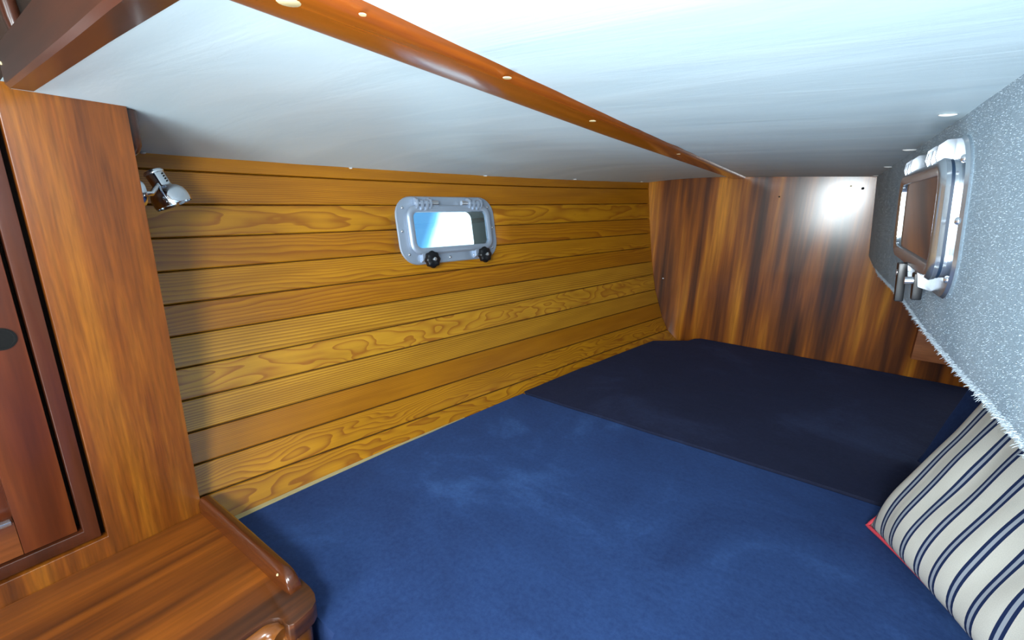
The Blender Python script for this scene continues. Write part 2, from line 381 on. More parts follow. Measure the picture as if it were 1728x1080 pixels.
Y0H, Y1H = 0.375, YB - 0.002
wl_v, wl_f = [], []
NY, NZ = 26, 24
for side in (0, 1):
    for i in range(NY + 1):
        y = Y0H + (Y1H - Y0H) * i / NY
        zt = seamz(0, y) + 0.06
        for j in range(NZ + 1):
            z = -1.3 + (zt + 1.3) * j / NZ
            wl_v.append(U(hp(y, z, -0.018 if side == 0 else -0.06)))
n1 = (NY + 1) * (NZ + 1)
for i in range(NY):
    for j in range(NZ):
        a = i * (NZ + 1) + j; b = a + NZ + 1
        wl_f.append((a, b, b + 1, a + 1)); wl_f.append((n1 + a, n1 + a + 1, n1 + b + 1, n1 + b))
for i in range(NY):
    a = i * (NZ + 1); b = a + NZ + 1; wl_f.append((a, n1 + a, n1 + b, b)); a += NZ; b += NZ; wl_f.append((a, b, n1 + b, n1 + a))
for j in range(NZ):
    wl_f.append((j, j + 1, n1 + j + 1, n1 + j)); q = NY * (NZ + 1); wl_f.append((q + j, n1 + q + j, n1 + q + j + 1, q + j + 1))
wall_left = sharp(mesh_obj('wall_left', wl_v, wl_f, M['seam'])); wall_left['kind'] = 'structure'

STY = [ # material, v0 (ring centre offset in plank widths), u offset
 ('pl_fine', 2.2, 0.0), ('pl_fine', 1.5, 3.1), ('pl_cath', -0.02, 1.7), ('pl_fine', 0.6, 5.2), ('pl_cath', 0.9, 7.7), ('pl_fine', -0.8, 9.9),
 ('pl_bold', 1.6, 2.0), ('pl_swirl', 0.05, 0.62), ('pl_bold', -2.2, 6.0), ('pl_fine', -2.0, 8.0), ('pl_swirl2', 0.8, 3.3), ('pl_swirl2', 0.2, 11.0), ('pl_cath', 0.5, 4.0)]
planks = []
GAP = 0.0016
for k_ in range(13):
    mk, v0, u0 = STY[k_]
    vs, fs, uv = [], [], []
    NS = 16
    prof = [(0.0, -0.017, 0), (0.0, -0.0035, 0), (0.028, 0.0, 1), (0.5, 0.0005, 1), (0.972, 0.0, 1), (1.0, -0.0035, 0), (1.0, -0.017, 0)]
    for i in range(NS + 1):
        y = Y0H + 0.002 + (Y1H - Y0H - 0.004) * i / NS
        zb, zt = seamz(k_ + 1, y) + GAP, seamz(k_, y) - GAP
        if k_ == 0: zt = seamz(0, y) + 0.03
        for (t_, off, _) in prof:
            vs.append(U(hp(y, zb + (zt - zb) * t_, off))); uv.append((y * 0.9 + u0, (t_ - 0.5) + v0))
    L = len(prof)
    for i in range(NS):
        for j in range(L - 1): fs.append((i * L + j, (i + 1) * L + j, (i + 1) * L + j + 1, i * L + j + 1))
        fs.append((i * L + L - 1, (i + 1) * L + L - 1, (i + 1) * L, i * L))
    fs.append(tuple(range(L))); fs.append(tuple(range(NS * L, NS * L + L))[::-1])
    o = mesh_obj('plank', vs, fs, M[mk], wall_left, uvs=uv); sharp(o, 35); planks.append(o)

# ------------------------------------------------------------------ aft bulkhead (wall_back)
def quad_panel(name, pts, y0, y1, mat, parent=None):
    a = [W(x, y0, z) for x, z in pts]; b = [W(x, y1, z) for x, z in pts]
    return sharp(prism(name, a, b, mat, parent, smooth=False))
wb = quad_panel('wall_back', [(-1.45, -1.4), (1.2, -1.4), (1.2, 0.25), (-1.45, 0.25)], YB, YB + 0.04, M['bulkhead']); wb['kind'] = 'structure'

for px, py, r, mt_ in ((1119, 470, 0.0035, 'steel'), (1456, 318, 0.0045, 'hole'), (1436, 314, 0.003, 'plug'), (1315, 332, 0.003, 'hole')):
    d = ray(px, py); p = d * (YB / d.y)
    lathe_obj('screw', [(r, 0), (r * 0.9, 0.0006), (r * 0.4, 0.001)], frame(W(p.x, YB - 0.0005, p.z), Vector((-1, 0, 0)), Vector((0, 0, 1)), Vector((0, -1, 0))), M[mt_], wb, 14)
# ------------------------------------------------------------------ carpeted cockpit side (wall_right)
def carp(y, z): return 0.123 + 0.02 * (3.43 - y) - 0.10 * (z - 0.145)
CE = [(-0.6, -0.285), (0.72, -0.289), (0.884, -0.292), (1.09, -0.302), (1.37, -0.311), (1.6, -0.312), (1.82, -0.309), (2.22, -0.322), (2.73, -0.341), (3.10, -0.345), (3.43, -0.330)]
def carpbot(y): return interp([a for a, b in CE], [b for a, b in CE], y)
vs, fs, CN = [], [], []
NYC = 60
for i in range(NYC + 1):
    y = -0.6 + (YB - 0.002 + 0.6) * i / NYC
    zb = carpbot(y); row = []
    R_ = 0.028
    row.append((carp(y, 0.26), 0.26)); 
    for j in range(1, 14): z = 0.26 + (zb + R_ - 0.26) * j / 13; row.append((carp(y, z), z))
    xb = carp(y, zb)
    for a in (20, 40, 60, 80): 
        q = math.radians(a); row.append((xb + R_ * (1 - math.cos(q)), zb + R_ * (1 - math.sin(q))))
    row.append((xb + 0.08, zb)); row.append((xb + 0.5, zb + 0.01)); row.append((1.2, zb + 0.02))
    row.append((1.2, 0.26))
    CN = len(row)
    for x, z in row: vs.append(W(x, y, z))
for i in range(NYC):
    for j in range(CN): j2 = (j + 1) % CN; fs.append((i * CN + j, i * CN + j2, (i + 1) * CN + j2, (i + 1) * CN + j))
fs.append(tuple(range(CN))[::-1]); fs.append(tuple(range(NYC * CN, NYC * CN + CN)))
wall_right = sharp(mesh_obj('wall_right', vs, fs, M['carpet']), 60); wall_right['kind'] = 'structure'
# carpet pile, denser along the lower edge
vs, fs = [], []
def fibre(p, n, ln, wd):
    t = Vector((random.gauss(0, 1), random.gauss(0, 1), random.gauss(0, 1))); t = (t - n * t.dot(n)).normalized()
    d = (n + t * random.uniform(0.2, 1.0) + Vector((0, 0, -0.35))).normalized(); sdir = d.cross(t).normalized() * wd
    i = len(vs); vs.extend([p - sdir - n * 0.0005, p + sdir - n * 0.0005, p + d * ln * 0.6 + t * ln * 0.1 + sdir * 0.6, p + d * ln]); fs.append((i, i + 1, i + 2)); fs.append((i, i + 2, i + 3))
nw = Vector((-1, -0.02, -0.10)).normalized()
for _ in range(42000):
    y = 0.55 + (YB - 0.57) * random.random() ** 1.6; zb = carpbot(y); z = zb + 0.02 + (0.19 - zb) * random.random()
    fibre(W(carp(y, z), y, z), nw, random.uniform(0.0006, 0.0015), 0.00018)
for _ in range(16000):
    y = 0.5 + (2.9 - 0.5) * random.random() ** 1.5; zb = carpbot(y); q = random.random() * math.pi / 2; xb = carp(y, zb)
    n = Vector((-math.cos(q), 0, -math.sin(q))); fibre(W(xb + 0.028 * (1 - math.cos(q)), y, zb + 0.028 * (1 - math.sin(q))), n, random.uniform(0.0015, 0.0050) * (1.5 if random.random() < 0.06 else 0.8), 0.00016)
pile = mesh_obj('carpet_pile', vs, fs, M['fibre'], wall_right, smooth=False); pile['kind'] = 'stuff'

# ------------------------------------------------------------------ headliner (ceiling)
def midz(y): return 0.187 - 0.0195 * (y - 0.4)   # crown line
def edge_in(y): # inboard edge height
    return 0.145 + (YB - y) * 0.0118
def ceilz(x, y):
    xo = hullx(y, seamz(0, y)) ; zo = seamz(0, y)
    xi = carp(y, edge_in(y)); zi = edge_in(y)
    f_ = (x - xo) / (xi - xo); zc = midz(y) - 0.0 * f_
    # rises quickly from the hull then runs nearly level
    k_ = 1 - max(0.0, 1 - f_ / 0.42) ** 2.0
    base = zo + (zi - zo) * f_
    full = zo + (max(zc, zi) - zo) * k_
    g = min(1.0, max(0.0, (f_ - 0.6) / 0.4))
    return full * (1 - g) + (full * (1 - g) + zi * g) * g if f_ > 0.6 else full
vs, fs = [], []
NYC, NXC = 70, 60
YC0 = 0.222
for lay in (0, 1):
    for i in range(NYC + 1):
        y = YC0 + (YB - 0.001 - YC0) * i / NYC; xo = hullx(y, seamz(0, y)) - 0.01; xi = carp(y, edge_in(y)) + 0.01
        for j in range(NXC + 1):
            x = xo + (xi - xo) * j / NXC
            z = ceilz(x, y) + 0.0016 * mnoise.noise(Vector((x * 2.2, y * 7.0, 3.1))) + 0.0009 * mnoise.noise(Vector((x * 5, y * 22.0, 1.1)))
            vs.append(W(x, y, z + 0.03 * lay))
n1 = (NYC + 1) * (NXC + 1)
for i in range(NYC):
    for j in range(NXC):
        a = i * (NXC + 1) + j; b = a + NXC + 1; fs.append((a, a + 1, b + 1, b)); fs.append((n1 + a, n1 + b, n1 + b + 1, n1 + a + 1))
    a = i * (NXC + 1); b = a + NXC + 1; fs.append((a, b, n1 + b, n1 + a)); a += NXC; b += NXC; fs.append((a, n1 + a, n1 + b, b))
for j in range(NXC): fs.append((j, n1 + j, n1 + j + 1, j + 1)); q = NYC * (NXC + 1); fs.append((q + j, q + j + 1, n1 + q + j + 1, n1 + q + j))
ceiling = sharp(mesh_obj('ceiling', vs, fs, M['vinyl']), 50); ceiling['kind'] = 'structure'
# staples / tabs where the headliner is tacked
def on_fn(px, py, fn, lo=0.2, hi=6.0):
    d = ray(px, py); d = d / d.length
    for _ in range(60):
        t = (lo + hi) / 2; p = d * t
        if fn(p): lo = t
        else: hi = t
    return d * lo
def on_ceil(px, py): return on_fn(px, py, lambda p: p.y < YB and p.z < ceilz(p.x, p.y))
tabs = [(241, 258, 0.010, 1), (591, 284, 0.009, 0), (819, 297, 0.009, 0), (970, 303, 0.009, 0), (1083, 307, 0.006, 0), (1600, 193, 0.010, 1), (1535, 253, 0.012, 1), (1500, 282, 0.012, 1), (1478, 297, 0.008, 1)]
for px, py, r, _ in tabs:
    p = on_ceil(px, py - 1)
    mt = frame(W(p.x, p.y, p.z - 0.001), Vector((1, 0, 0)), Vector((0, -1, 0)), Vector((0, 0, -1)))
    vs_, fs_ = lathe([(r * S, 0), (r * S * 0.95, 0.0012), (r * S * 0.5, 0.0022), (0.0004, 0.0025)], 12)
    mesh_obj('tack', [mt @ Vector((v.x * 1.5, v.y * 0.7, v.z)) for v in vs_], fs_, M['white'], ceiling)

# batten down the middle of the headliner
def bx(px, py): p = on_ceil(px, py); return p
def strip_on_ceiling(name, lo, hi, th, mat):
    """lo/hi: pixel courses of its two edges -> straight timber under the headliner"""
    a0, a1 = bx(*lo[0]), bx(*lo[1]); b0, b1 = bx(*hi[0]), bx(*hi[1])
    return a0, a1, b0, b1
pl0, pl1 = bx(656, 84), bx(1235, 300.5)      # outboard edge
pr0, pr1 = bx(760, 70), bx(1258, 299)        # inboard edge
def line_at(p, q, y): t = (y - p.y) / (q.y - p.y); return p.x + (q.x - p.x) * t
vs, fs = [], []; NB = 40; TH = 0.018
for i in range(NB + 1):
    y = 0.19 + (YB - 0.004 - 0.19) * i / NB
    xl, xr = line_at(pl0, pl1, y), line_at(pr0, pr1, y)
    wd = xr - xl; zc = min(ceilz(xl, y), ceilz(xr, y)) + 0.004
    for (t_, d_) in ((0.0, 0.012), (0.0, -TH * 0.55), (0.05, -TH * 0.85), (0.14, -TH), (0.5, -TH * 1.05), (0.86, -TH), (0.95, -TH * 0.85), (1.0, -TH * 0.55), (1.0, 0.012)):
        vs.append(W(xl + wd * t_, y, zc + d_))
L = 9
for i in range(NB):
    for j in range(L): j2 = (j + 1) % L; fs.append((i * L + j, i * L + j2, (i + 1) * L + j2, (i + 1) * L + j))
fs.append(tuple(range(L))[::-1]); fs.append(tuple(range(NB * L, NB * L + L)))
batten = sharp(mesh_obj('trim_1', vs, fs, M['batten']), 45); batten['kind'] = 'structure'
for px, py, r in ((487, 3, 0.012), (856, 131, 0.007), (1000, 204, 0.008), (1145, 260, 0.007), (612, 24, 0.004)):
    p = on_fn(px, py, lambda p: p.y < YB and p.z < min(ceilz(line_at(pl0, pl1, p.y), p.y), ceilz(line_at(pr0, pr1, p.y), p.y)) + 0.004 - TH)
    lathe_obj('plug', [(r * S, 0), (r * S * 0.9, 0.0006)], frame(W(p.x, p.y, p.z), Vector((1, 0, 0)), Vector((0, -1, 0)), Vector((0, 0, -1))), M['plug'], batten, 14)

# ------------------------------------------------------------------ deck beam at the end of the headliner (trim_2)
bw = []
NBM = 24
vs, fs = [], []
for i in range(NBM + 1):
    x = -1.345 + (-0.42 + 1.345) * i / NBM
    ya = interp([-1.35, -0.834, -0.636, 1.3], [0.213, 0.196, 0.188, 0.150], x); yb = interp([-1.35, -0.793, -0.554, 1.3], [0.255, 0.234, 0.228, 0.205], x)
    zb = 0.175
    for (y, z) in ((ya, 0.245), (ya - 0.0, zb + 0.006), (ya + 0.006, zb), (yb - 0.004, zb), (yb, zb + 0.004), (yb, 0.245)): vs.append(W(x, y, z))
for i in range(NBM):
    for j in range(6): j2 = (j + 1) % 6; fs.append((i * 6 + j, i * 6 + j2, (i + 1) * 6 + j2, (i + 1) * 6 + j))
fs.append(tuple(range(6))[::-1]); fs.append(tuple(range(NBM * 6, NBM * 6 + 6)))
t2 = sharp(mesh_obj('trim_2', vs, fs, M['beam']), 30); t2['kind'] = 'structure'
p = W(-1.33, 0.2125, 0.215); lathe_obj('plug', [(0.002, 0), (0.0017, 0.0008)], frame(p, Vector((1, 0, 0)), Vector((0, 0, 1)), Vector((0, -1, 0))), M['plug'], t2, 12)

# ------------------------------------------------------------------ locker with door (left)
PXW = -1.356
lk = empty('locker', W(PXW - 0.1, 0.1, -2.25), label='varnished teak locker front with a recessed door, left of the berth', category='cabinet')
oy, ozb, ozt = 0.197, -0.846, 0.135
T = 0.028
vs_parts = [(-0.9, oy, -2.2, ozb), (oy, 0.40, -2.2, 0.1885), (-0.9, oy, ozt, 0.176)]
# one board with a rectangular opening: outer loop and inner loop joined
def board_with_hole(name, y0, y1, z0, z1, hy0, hy1, hz0, hz1, xf, xb, mat, parent):
    o4 = [(y0, z0), (y1, z0), (y1, z1), (y0, z1)]; i4 = [(hy0, hz0), (hy1, hz0), (hy1, hz1), (hy0, hz1)]
    v = [W(xf, *p) for p in o4] + [W(xf, *p) for p in i4] + [W(xb, *p) for p in o4] + [W(xb, *p) for p in i4]
    f = []
    for i in range(4):
        j = (i + 1) % 4
        f += [(i, j, 4 + j, 4 + i), (8 + i, 12 + i, 12 + j, 8 + j), (i, 8 + i, 8 + j, j), (4 + i, 4 + j, 12 + j, 12 + i)]
    return bevel(mesh_obj(name, v, f, mat, parent, smooth=False), 0.0012, 2)
front = board_with_hole('front_panel', -0.9, 0.40, -2.2, 0.1875, -0.40, oy, ozb, ozt, PXW, PXW - T, M['panel'], lk)
casing = board_with_hole('door_casing', -0.45, oy - 0.010, ozb + 0.006, ozt - 0.007, -0.34, 0.158, ozb + 0.036, ozt - 0.036, PXW - 0.007, PXW - 0.05, M['casing'], lk)
box('opening_back', PXW - 0.08, PXW - 0.066, -0.45, 0.25, ozb - 0.05, ozt + 0.04, M['gap'], lk)
# door: stiles, rails, recessed centre panel
dz0, dz1, dy0, dy1 = ozb + 0.041, ozt - 0.041, -0.335, 0.150
door = box('door', PXW - 0.062, PXW - 0.045, dy0, dy1, dz0, dz1, M['door'], lk)
door['label'] = 'dark mahogany locker door'
xs0, xs1 = PXW - 0.046, PXW - 0.012
box('stile', xs0, xs1, 0.060, 0.1495, dz0, dz1, M['door'], door, 0.0015)
box('stile', xs0, xs1, -0.33, -0.23, dz0, dz1, M['door'], door, 0.0015)
box('rail', xs0, xs1 - 0.0008, -0.229, 0.0595, dz0, dz0 + 0.085, M['rail'], door, 0.0015)
box('rail', xs0, xs1 - 0.0008, -0.229, 0.0595, dz1 - 0.085, dz1, M['rail'], door, 0.0015)
lathe_obj('finger_hole', [(0.0235 * S, -0.001), (0.0235 * S, 0.0012), (0.0195 * S, 0.0015), (0.0188 * S, 0.0004), (0.001, 0.0003)], frame(W(xs1, 0.117, -0.311), Vector((0, 1, 0)), Vector((0, 0, 1)), Vector((1, 0, 0))), M['hole'], door, 28)
vs = [W(xs1 + 0.002, -0.20, dz0 + 0.078), W(xs1 + 0.002, 0.052, dz0 + 0.078), W(xs1 + 0.002, 0.052, dz0 + 0.088), W(xs1 + 0.002, -0.20, dz0 + 0.088)]
box('moulding', xs1 - 0.012, xs1 + 0.003, -0.22, 0.056, dz0 + 0.082, dz0 + 0.092, M['alu_bright'], door, 0.002)
# side of the locker facing the berth
sidep = []
NZZ = 24
a_, b_ = [], []
pts = []
for j in range(NZZ + 1):
    z = -1.25 + (0.06 + 1.25) * j / NZZ; pts.append((hullx(0.39, z) - 0.03, z))
loop = [(PXW - T * 0.9, -1.25), (PXW - T * 0.9, 0.182), (-1.5, 0.175), (-1.7, 0.13), (hullx(0.39, 0.1) - 0.03, 0.10)] + pts[::-1]
sidepan = sharp(prism('side_panel', [W(x, 0.365, z) for x, z in loop], [W(x, 0.398, z) for x, z in loop], M['panel'], lk, smooth=False))
# dark rounded knee under the headliner
prof = [(-1.372, 0.398), (-1.372, 0.415), (-1.378, 0.424), (-1.390, 0.427), (-1.47, 0.427), (-1.47, 0.398)]
zz = [(0.065, 0.0), (0.075, 0.6), (0.09, 0.9), (0.12, 1.0), (0.16, 1.0), (0.184, 0.7)]
vs, fs = [], []
for z, s_ in zz:
    for x, y in prof: vs.append(W(x, 0.398 + (y - 0.398) * (0.15 + 0.85 * s_), z))
L = len(prof)
for i in range(len(zz) - 1):
    for j in range(L): j2 = (j + 1) % L; fs.append((i * L + j, i * L + j2, (i + 1) * L + j2, (i + 1) * L + j))
fs.append(tuple(range(L))[::-1]); fs.append(tuple(range((len(zz) - 1) * L, len(zz) * L)))
sharp(mesh_obj('corner_knee', vs, fs, M['beam'], lk), 50)['label'] = 'dark rounded knee under the headliner'

# ------------------------------------------------------------------ counter beside the locker
CZ = -0.90
ct = empty('counter', W(-1.1, -0.2, -2.25), label='dark teak counter with a raised end fiddle, at the foot of the locker', category='counter')
outl = [(PXW + 0.001, -0.9), (PXW + 0.001, 0.437), (-0.872, 0.437), (-0.845, 0.433), (-0.824, 0.423), (-0.814, 0.408), (-0.810, 0.385), (-0.808, 0.362),
        (-0.815, 0.354), (-0.826, 0.352), (-0.838, 0.3535), (-0.850, 0.350), (-0.860, 0.340), (-0.8645, 0.322), (-0.8655, 0.30), (-0.8655, -0.9)]
top = prism('worktop', [W(x, y, CZ - 0.045) for x, y in outl], [W(x, y, CZ) for x, y in outl], M['counter'], ct, smooth=False)
bevel(top, 0.0016, 2, 35)
# fiddle: raised strip with a rounded top and shaped end
vs, fs = [], []
sec = [(0.0, 0.0), (0.0, 0.028), (0.004, 0.040), (0.012, 0.046), (0.024, 0.046), (0.032, 0.040), (0.036, 0.028), (0.036, 0.0)]
st = [(PXW + 0.002, 1.0, 0), (-1.1, 1.0, 0), (-0.935, 1.0, 0), (-0.915, 0.97, 0.0), (-0.898, 0.85, 0.001), (-0.886, 0.6, 0.002), (-0.880, 0.25, 0.003), (-0.879, 0.0, 0.004)]
st = [(PXW + 0.002, 1.0, 0), (-1.1, 1.0, 0), (-0.945, 1.0, 0), (-0.928, 0.985, 0.0), (-0.912, 0.93, 0.001), (-0.900, 0.80, 0.002), (-0.891, 0.55, 0.003), (-0.884, 0.02, 0.004)]
for x, hs, ins in st:
    for y, z in sec: vs.append(W(x, 0.393 + ins + y * (1 - 2 * ins / 0.036), CZ - 0.001 + z * hs))
L = len(sec)
for i in range(len(st) - 1):
    for j in range(L): j2 = (j + 1) % L; fs.append((i * L + j, i * L + j2, (i + 1) * L + j2, (i + 1) * L + j))
fs.append(tuple(range(L))[::-1]); fs.append(tuple(range((len(st) - 1) * L, len(st) * L)))
sharp(mesh_obj('fiddle', vs, fs, M['fiddle'], ct), 50)
# front below the worktop, rounded corner post and the pale rounded edge of the recess
fo = [(PXW + 0.01, -0.88), (PXW + 0.01, 0.425), (-0.87, 0.425), (-0.84, 0.415), (-0.828, 0.40), (-0.824, 0.36), (-0.832, 0.348), (-0.90, 0.34), (-0.905, -0.88)]
bevel(prism('front_board', [W(x, y, -2.2) for x, y in fo], [W(x, y, CZ - 0.044) for x, y in fo], M['trimw'], ct, smooth=False), 0.001, 2)
tube('edge_moulding', [W(-0.868, y, CZ - 0.032) for y in (-0.85, -0.3, 0.0, 0.2, 0.30)] + [W(-0.862, 0.325, CZ - 0.030), W(-0.848, 0.340, CZ - 0.030), W(-0.832, 0.343, CZ - 0.033)], 0.0125, M['trimw'], ct, 14)
tube('screw_plug', [W(-0.925, 0.3935, CZ + 0.036), W(-0.925, 0.392, CZ + 0.037)], 0.0018, M['plug'], ct, 10)

# ------------------------------------------------------------------ berth platform and cushions
bp_pts_y = [0.44 + (YB - 0.45) * i / 20 for i in range(21)]
lo_ = [(0.96, 0.0), (0.96, YB - 0.004)] + [(hullx(y, -1.30) + 0.05, y) for y in bp_pts_y[::-1]] + [(-0.79, 0.44), (-0.79, 0.0)]
plat = prism('berth_platform', [W(x, y, -2.2) for x, y in lo_], [W(x, y, -1.155) for x, y in lo_], M['door'], smooth=False); sharp(plat)
plat['label'] = 'wooden berth base hidden beneath the navy cushions'; plat['category'] = 'berth'
def hx(y, z=-1.02): return hullx(y, z) + 0.014
def cushion(name, outline, ztop, zbot, bev, label, grp, mat):
    a = [W(max(x, hullx(y, zbot) + 0.02) if x < -0.5 and y > 0.45 else x, y, zbot) for x, y in outline]; b = [W(x, y, ztop) for x, y in outline]
    bm = bmesh.new(); va = [bm.verts.new(p) for p in a]; vb = [bm.verts.new(p) for p in b]; n = len(va)
    bm.faces.new(va[::-1]); tf = bm.faces.new(vb)
    for i in range(n): bm.faces.new((va[i], va[(i + 1) % n], vb[(i + 1) % n], vb[i]))
    es = [e for e in bm.edges if (e.calc_face_angle(0) > 0.6)]
    bmesh.ops.bevel(bm, geom=es, offset=bev * S, segments=4, affect='EDGES', profile=0.55, clamp_overlap=True)
    bmesh.ops.triangulate(bm, faces=[f for f in bm.faces if len(f.verts) > 4])
    big = [e for e in bm.edges if e.calc_length() > 0.09]
    for _ in range(4):
        big = [e for e in bm.edges if e.calc_length() > 0.07]
        if not big: break
        bmesh.ops.subdivide_edges(bm, edges=big, cuts=1); bmesh.ops.triangulate(bm, faces=bm.faces)
    zt = W(0, 0, ztop).z
    for v in bm.verts:
        if v.co.z > zt - 0.002: v.co.z += 0.0022 * mnoise.noise(v.co * 5.0) + 0.001 * mnoise.noise(v.co * 14)
    me = bpy.data.meshes.new(name); bm.to_mesh(me); bm.free(); me.materials.append(mat)
    me.polygons.foreach_set('use_smooth', [True] * len(me.polygons))
    o = bpy.data.objects.new(name, me); COL.objects.link(o); sharp(o, 60)
    o['label'] = label; o['category'] = 'cushion'; o['group'] = grp; return o
ysplit = 1.826
ys = [0.455 + (ysplit - 0.004 - 0.455) * i / 14 for i in range(15)]
o1 = [(0.94, 0.02), (0.94, ysplit - 0.004)] + [(hx(y), y) for y in ys[::-1]] + [(-0.80, 0.445), (-0.785, 0.42), (-0.785, 0.02)]
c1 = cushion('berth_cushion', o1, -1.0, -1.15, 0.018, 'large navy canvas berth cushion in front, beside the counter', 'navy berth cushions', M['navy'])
ys = [ysplit + 0.004 + (3.22 - ysplit) * i / 14 for i in range(15)]
o2 = [(0.94, ysplit + 0.008), (0.94, 3.418), (-0.69, 3.418), (-0.73, 3.38), (-0.755, 3.30)] + [(max(hx(y), -3), y) for y in ys[::-1] if y < 3.2]
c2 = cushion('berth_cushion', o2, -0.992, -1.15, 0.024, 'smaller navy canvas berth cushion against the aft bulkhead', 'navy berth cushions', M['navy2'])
# pale cleat showing between planks and cushion
vs, fs = [], []
for i in range(15):
    y = 0.45 + 1.0 * i / 14; x = hullx(y, -1.01); wdt = 0.020 * (1 - i / 14) + 0.001; zd = -0.012 * (i / 14) ** 2
    for dx, z in ((-0.002, -1.05), (-0.002, -0.998 + zd), (wdt, -0.998 + zd), (wdt, -1.05)): vs.append(W(x + dx + 0.002, y, z))
for i in range(14):
    for j in range(4): j2 = (j + 1) % 4; fs.append((i * 4 + j, i * 4 + j2, (i + 1) * 4 + j2, (i + 1) * 4 + j))
fs.append((3, 2, 1, 0)); fs.append((56, 57, 58, 59))
t3 = sharp(mesh_obj('trim_3', vs, fs, M['paletrim'])); t3['kind'] = 'structure'

# ------------------------------------------------------------------ portlights
def portlight(name, mtx, left=True, S=S):
    root = empty(name, mtx.translation.copy(), kind='structure')
    s_ = S
    fw, fh = (0.70, 0.315) if left else (0.665, 0.30)
    dw = 0.115 if left else 0.0; us = 0.83 if left else 1.0
    def R(w_, h_, r, d): return ((w_ - dw) * s_, h_ * s_, r * s_, d * s_)
    ring_obj('flange', [R(fw - 0.004, fh - 0.004, 0.088, -0.004), R(fw, fh, 0.09, 0.003), R(fw - 0.008, fh - 0.008, 0.086, 0.008), R(0.615, 0.232, 0.055, 0.009), R(0.60, 0.217, 0.05, 0.010), R(0.60, 0.217, 0.05, 0.016), R(0.585, 0.202, 0.045, 0.016), R(0.565, 0.182, 0.035, 0.004), R(0.565, 0.182, 0.035, -0.022)], mtx, M['alu' if left else 'alu_bright'], root)
    ring_obj('gasket', [R(0.602, 0.219, 0.05, 0.015), R(0.602, 0.219, 0.05, 0.021), R(0.57, 0.187, 0.04, 0.021), R(0.57, 0.187, 0.04, 0.015)], mtx, M['rubber'], root)
    sash = ring_obj('sash', [R(0.606, 0.223, 0.052, 0.020), R(0.610, 0.227, 0.054, 0.027), R(0.600, 0.217, 0.050, 0.033), R(0.585, 0.203, 0.044, 0.0355), R(0.560, 0.178, 0.034, 0.0345), R(0.548, 0.166, 0.028, 0.031), R(0.546, 0.164, 0.026, 0.020)], mtx, M['alu' if left else 'alu_bright'], root)
    ring_obj('pane', [R(0.552, 0.170, 0.03, 0.023), R(0.552, 0.170, 0.03, 0.026)], mtx, M['glass' if left else 'smoked'], root, closed=False, cap0=True, cap1=True)
    if left:
        ring_obj('opening_lining', [R(0.56, 0.177, 0.035, 0.012), R(0.565, 0.20, 0.04, -0.105), R(0.60, 0.225, 0.05, -0.105), R(0.60, 0.21, 0.05, 0.004)], mtx, M['reveal'], root)
    else:
        ring_obj('deadlight', [R(0.56, 0.177, 0.035, 0.012), R(0.56, 0.177, 0.035, 0.018)], mtx, M['hole'], root, closed=False, cap0=True, cap1=True)
    # screws round the flange
    for (u, v) in ((-0.305, 0.105), (-0.325, 0.0), (-0.300, -0.107), (0.118, 0.134), (0.15, -0.134), (-0.03, -0.134), (0.305, 0.105), (0.325, 0.0), (0.305, -0.105), (-0.12, 0.134)):
        mm = mtx @ Matrix.Translation((u * us * s_, v * s_, 0.008 * s_))
        lathe_obj('screw', [(0.0072 * s_, 0), (0.0068 * s_, 0.0025 * s_), (0.004 * s_, 0.0048 * s_), (0.0005, 0.0052 * s_)], mm, M['steel'], root, 12)
    # hinges along the top: two knuckled lugs each with a pin
    for uc in ((-0.155, 0.150) if left else (-0.175, 0.165)):
        hg = None
        for du in ((-0.036, -0.013, 0.013, 0.036) if left else (-0.058, -0.030, 0.022, 0.060)):
            pts2 = [(0.010, 0.097), (0.040, 0.097), (0.050, 0.118), (0.046, 0.138), (0.030, 0.147), (0.010, 0.147)] if abs(du) > 0.03 else [(0.018, 0.085), (0.040, 0.090), (0.052, 0.112), (0.048, 0.132), (0.034, 0.138), (0.018, 0.130)]
            wd = (0.005 if abs(du) > 0.03 else 0.007) * (1.0 if left else 0.42)
            if not left: pts2 = [(n_ * 0.72, v_) for n_, v_ in pts2]
            A_ = [mtx @ Vector(((uc + du - wd) * s_, v * s_, n * s_)) for n, v in pts2]; B_ = [mtx @ Vector(((uc + du + wd) * s_, v * s_, n * s_)) for n, v in pts2]
            if hg is None: hg = bevel(prism('hinge', A_, B_, M['alu' if left else 'lug'], root, smooth=False), 0.0008 if left else 0.0004)
            else:
                h2 = prism('lug', A_, B_, M['alu' if left else 'lug'], hg, smooth=False, origin=None)
                bevel(h2, 0.0008 if left else 0.0004)
        q = [mtx @ Vector(((uc + d_) * s_, 0.122 * s_, (0.034 if left else 0.024) * s_)) for d_ in ((-0.044, 0.044) if left else (-0.062, 0.062))]
        tube('pin', q, (0.006 if left else 0.004) * s_, M['steel'], hg, 10)
        if left:
            sg_ = 1 if uc < 0 else -1
            q = [mtx @ Vector(((uc + sg_ * 0.046) * s_, 0.122 * s_, 0.030 * s_)), mtx @ Vector(((uc + sg_ * 0.082) * s_, 0.122 * s_, 0.030 * s_))]
            tube('spring', q, 0.011 * s_, M['steel'], hg, 12)
    # screw-down dogs along the bottom
    hd = 0.030 if left else 0.016
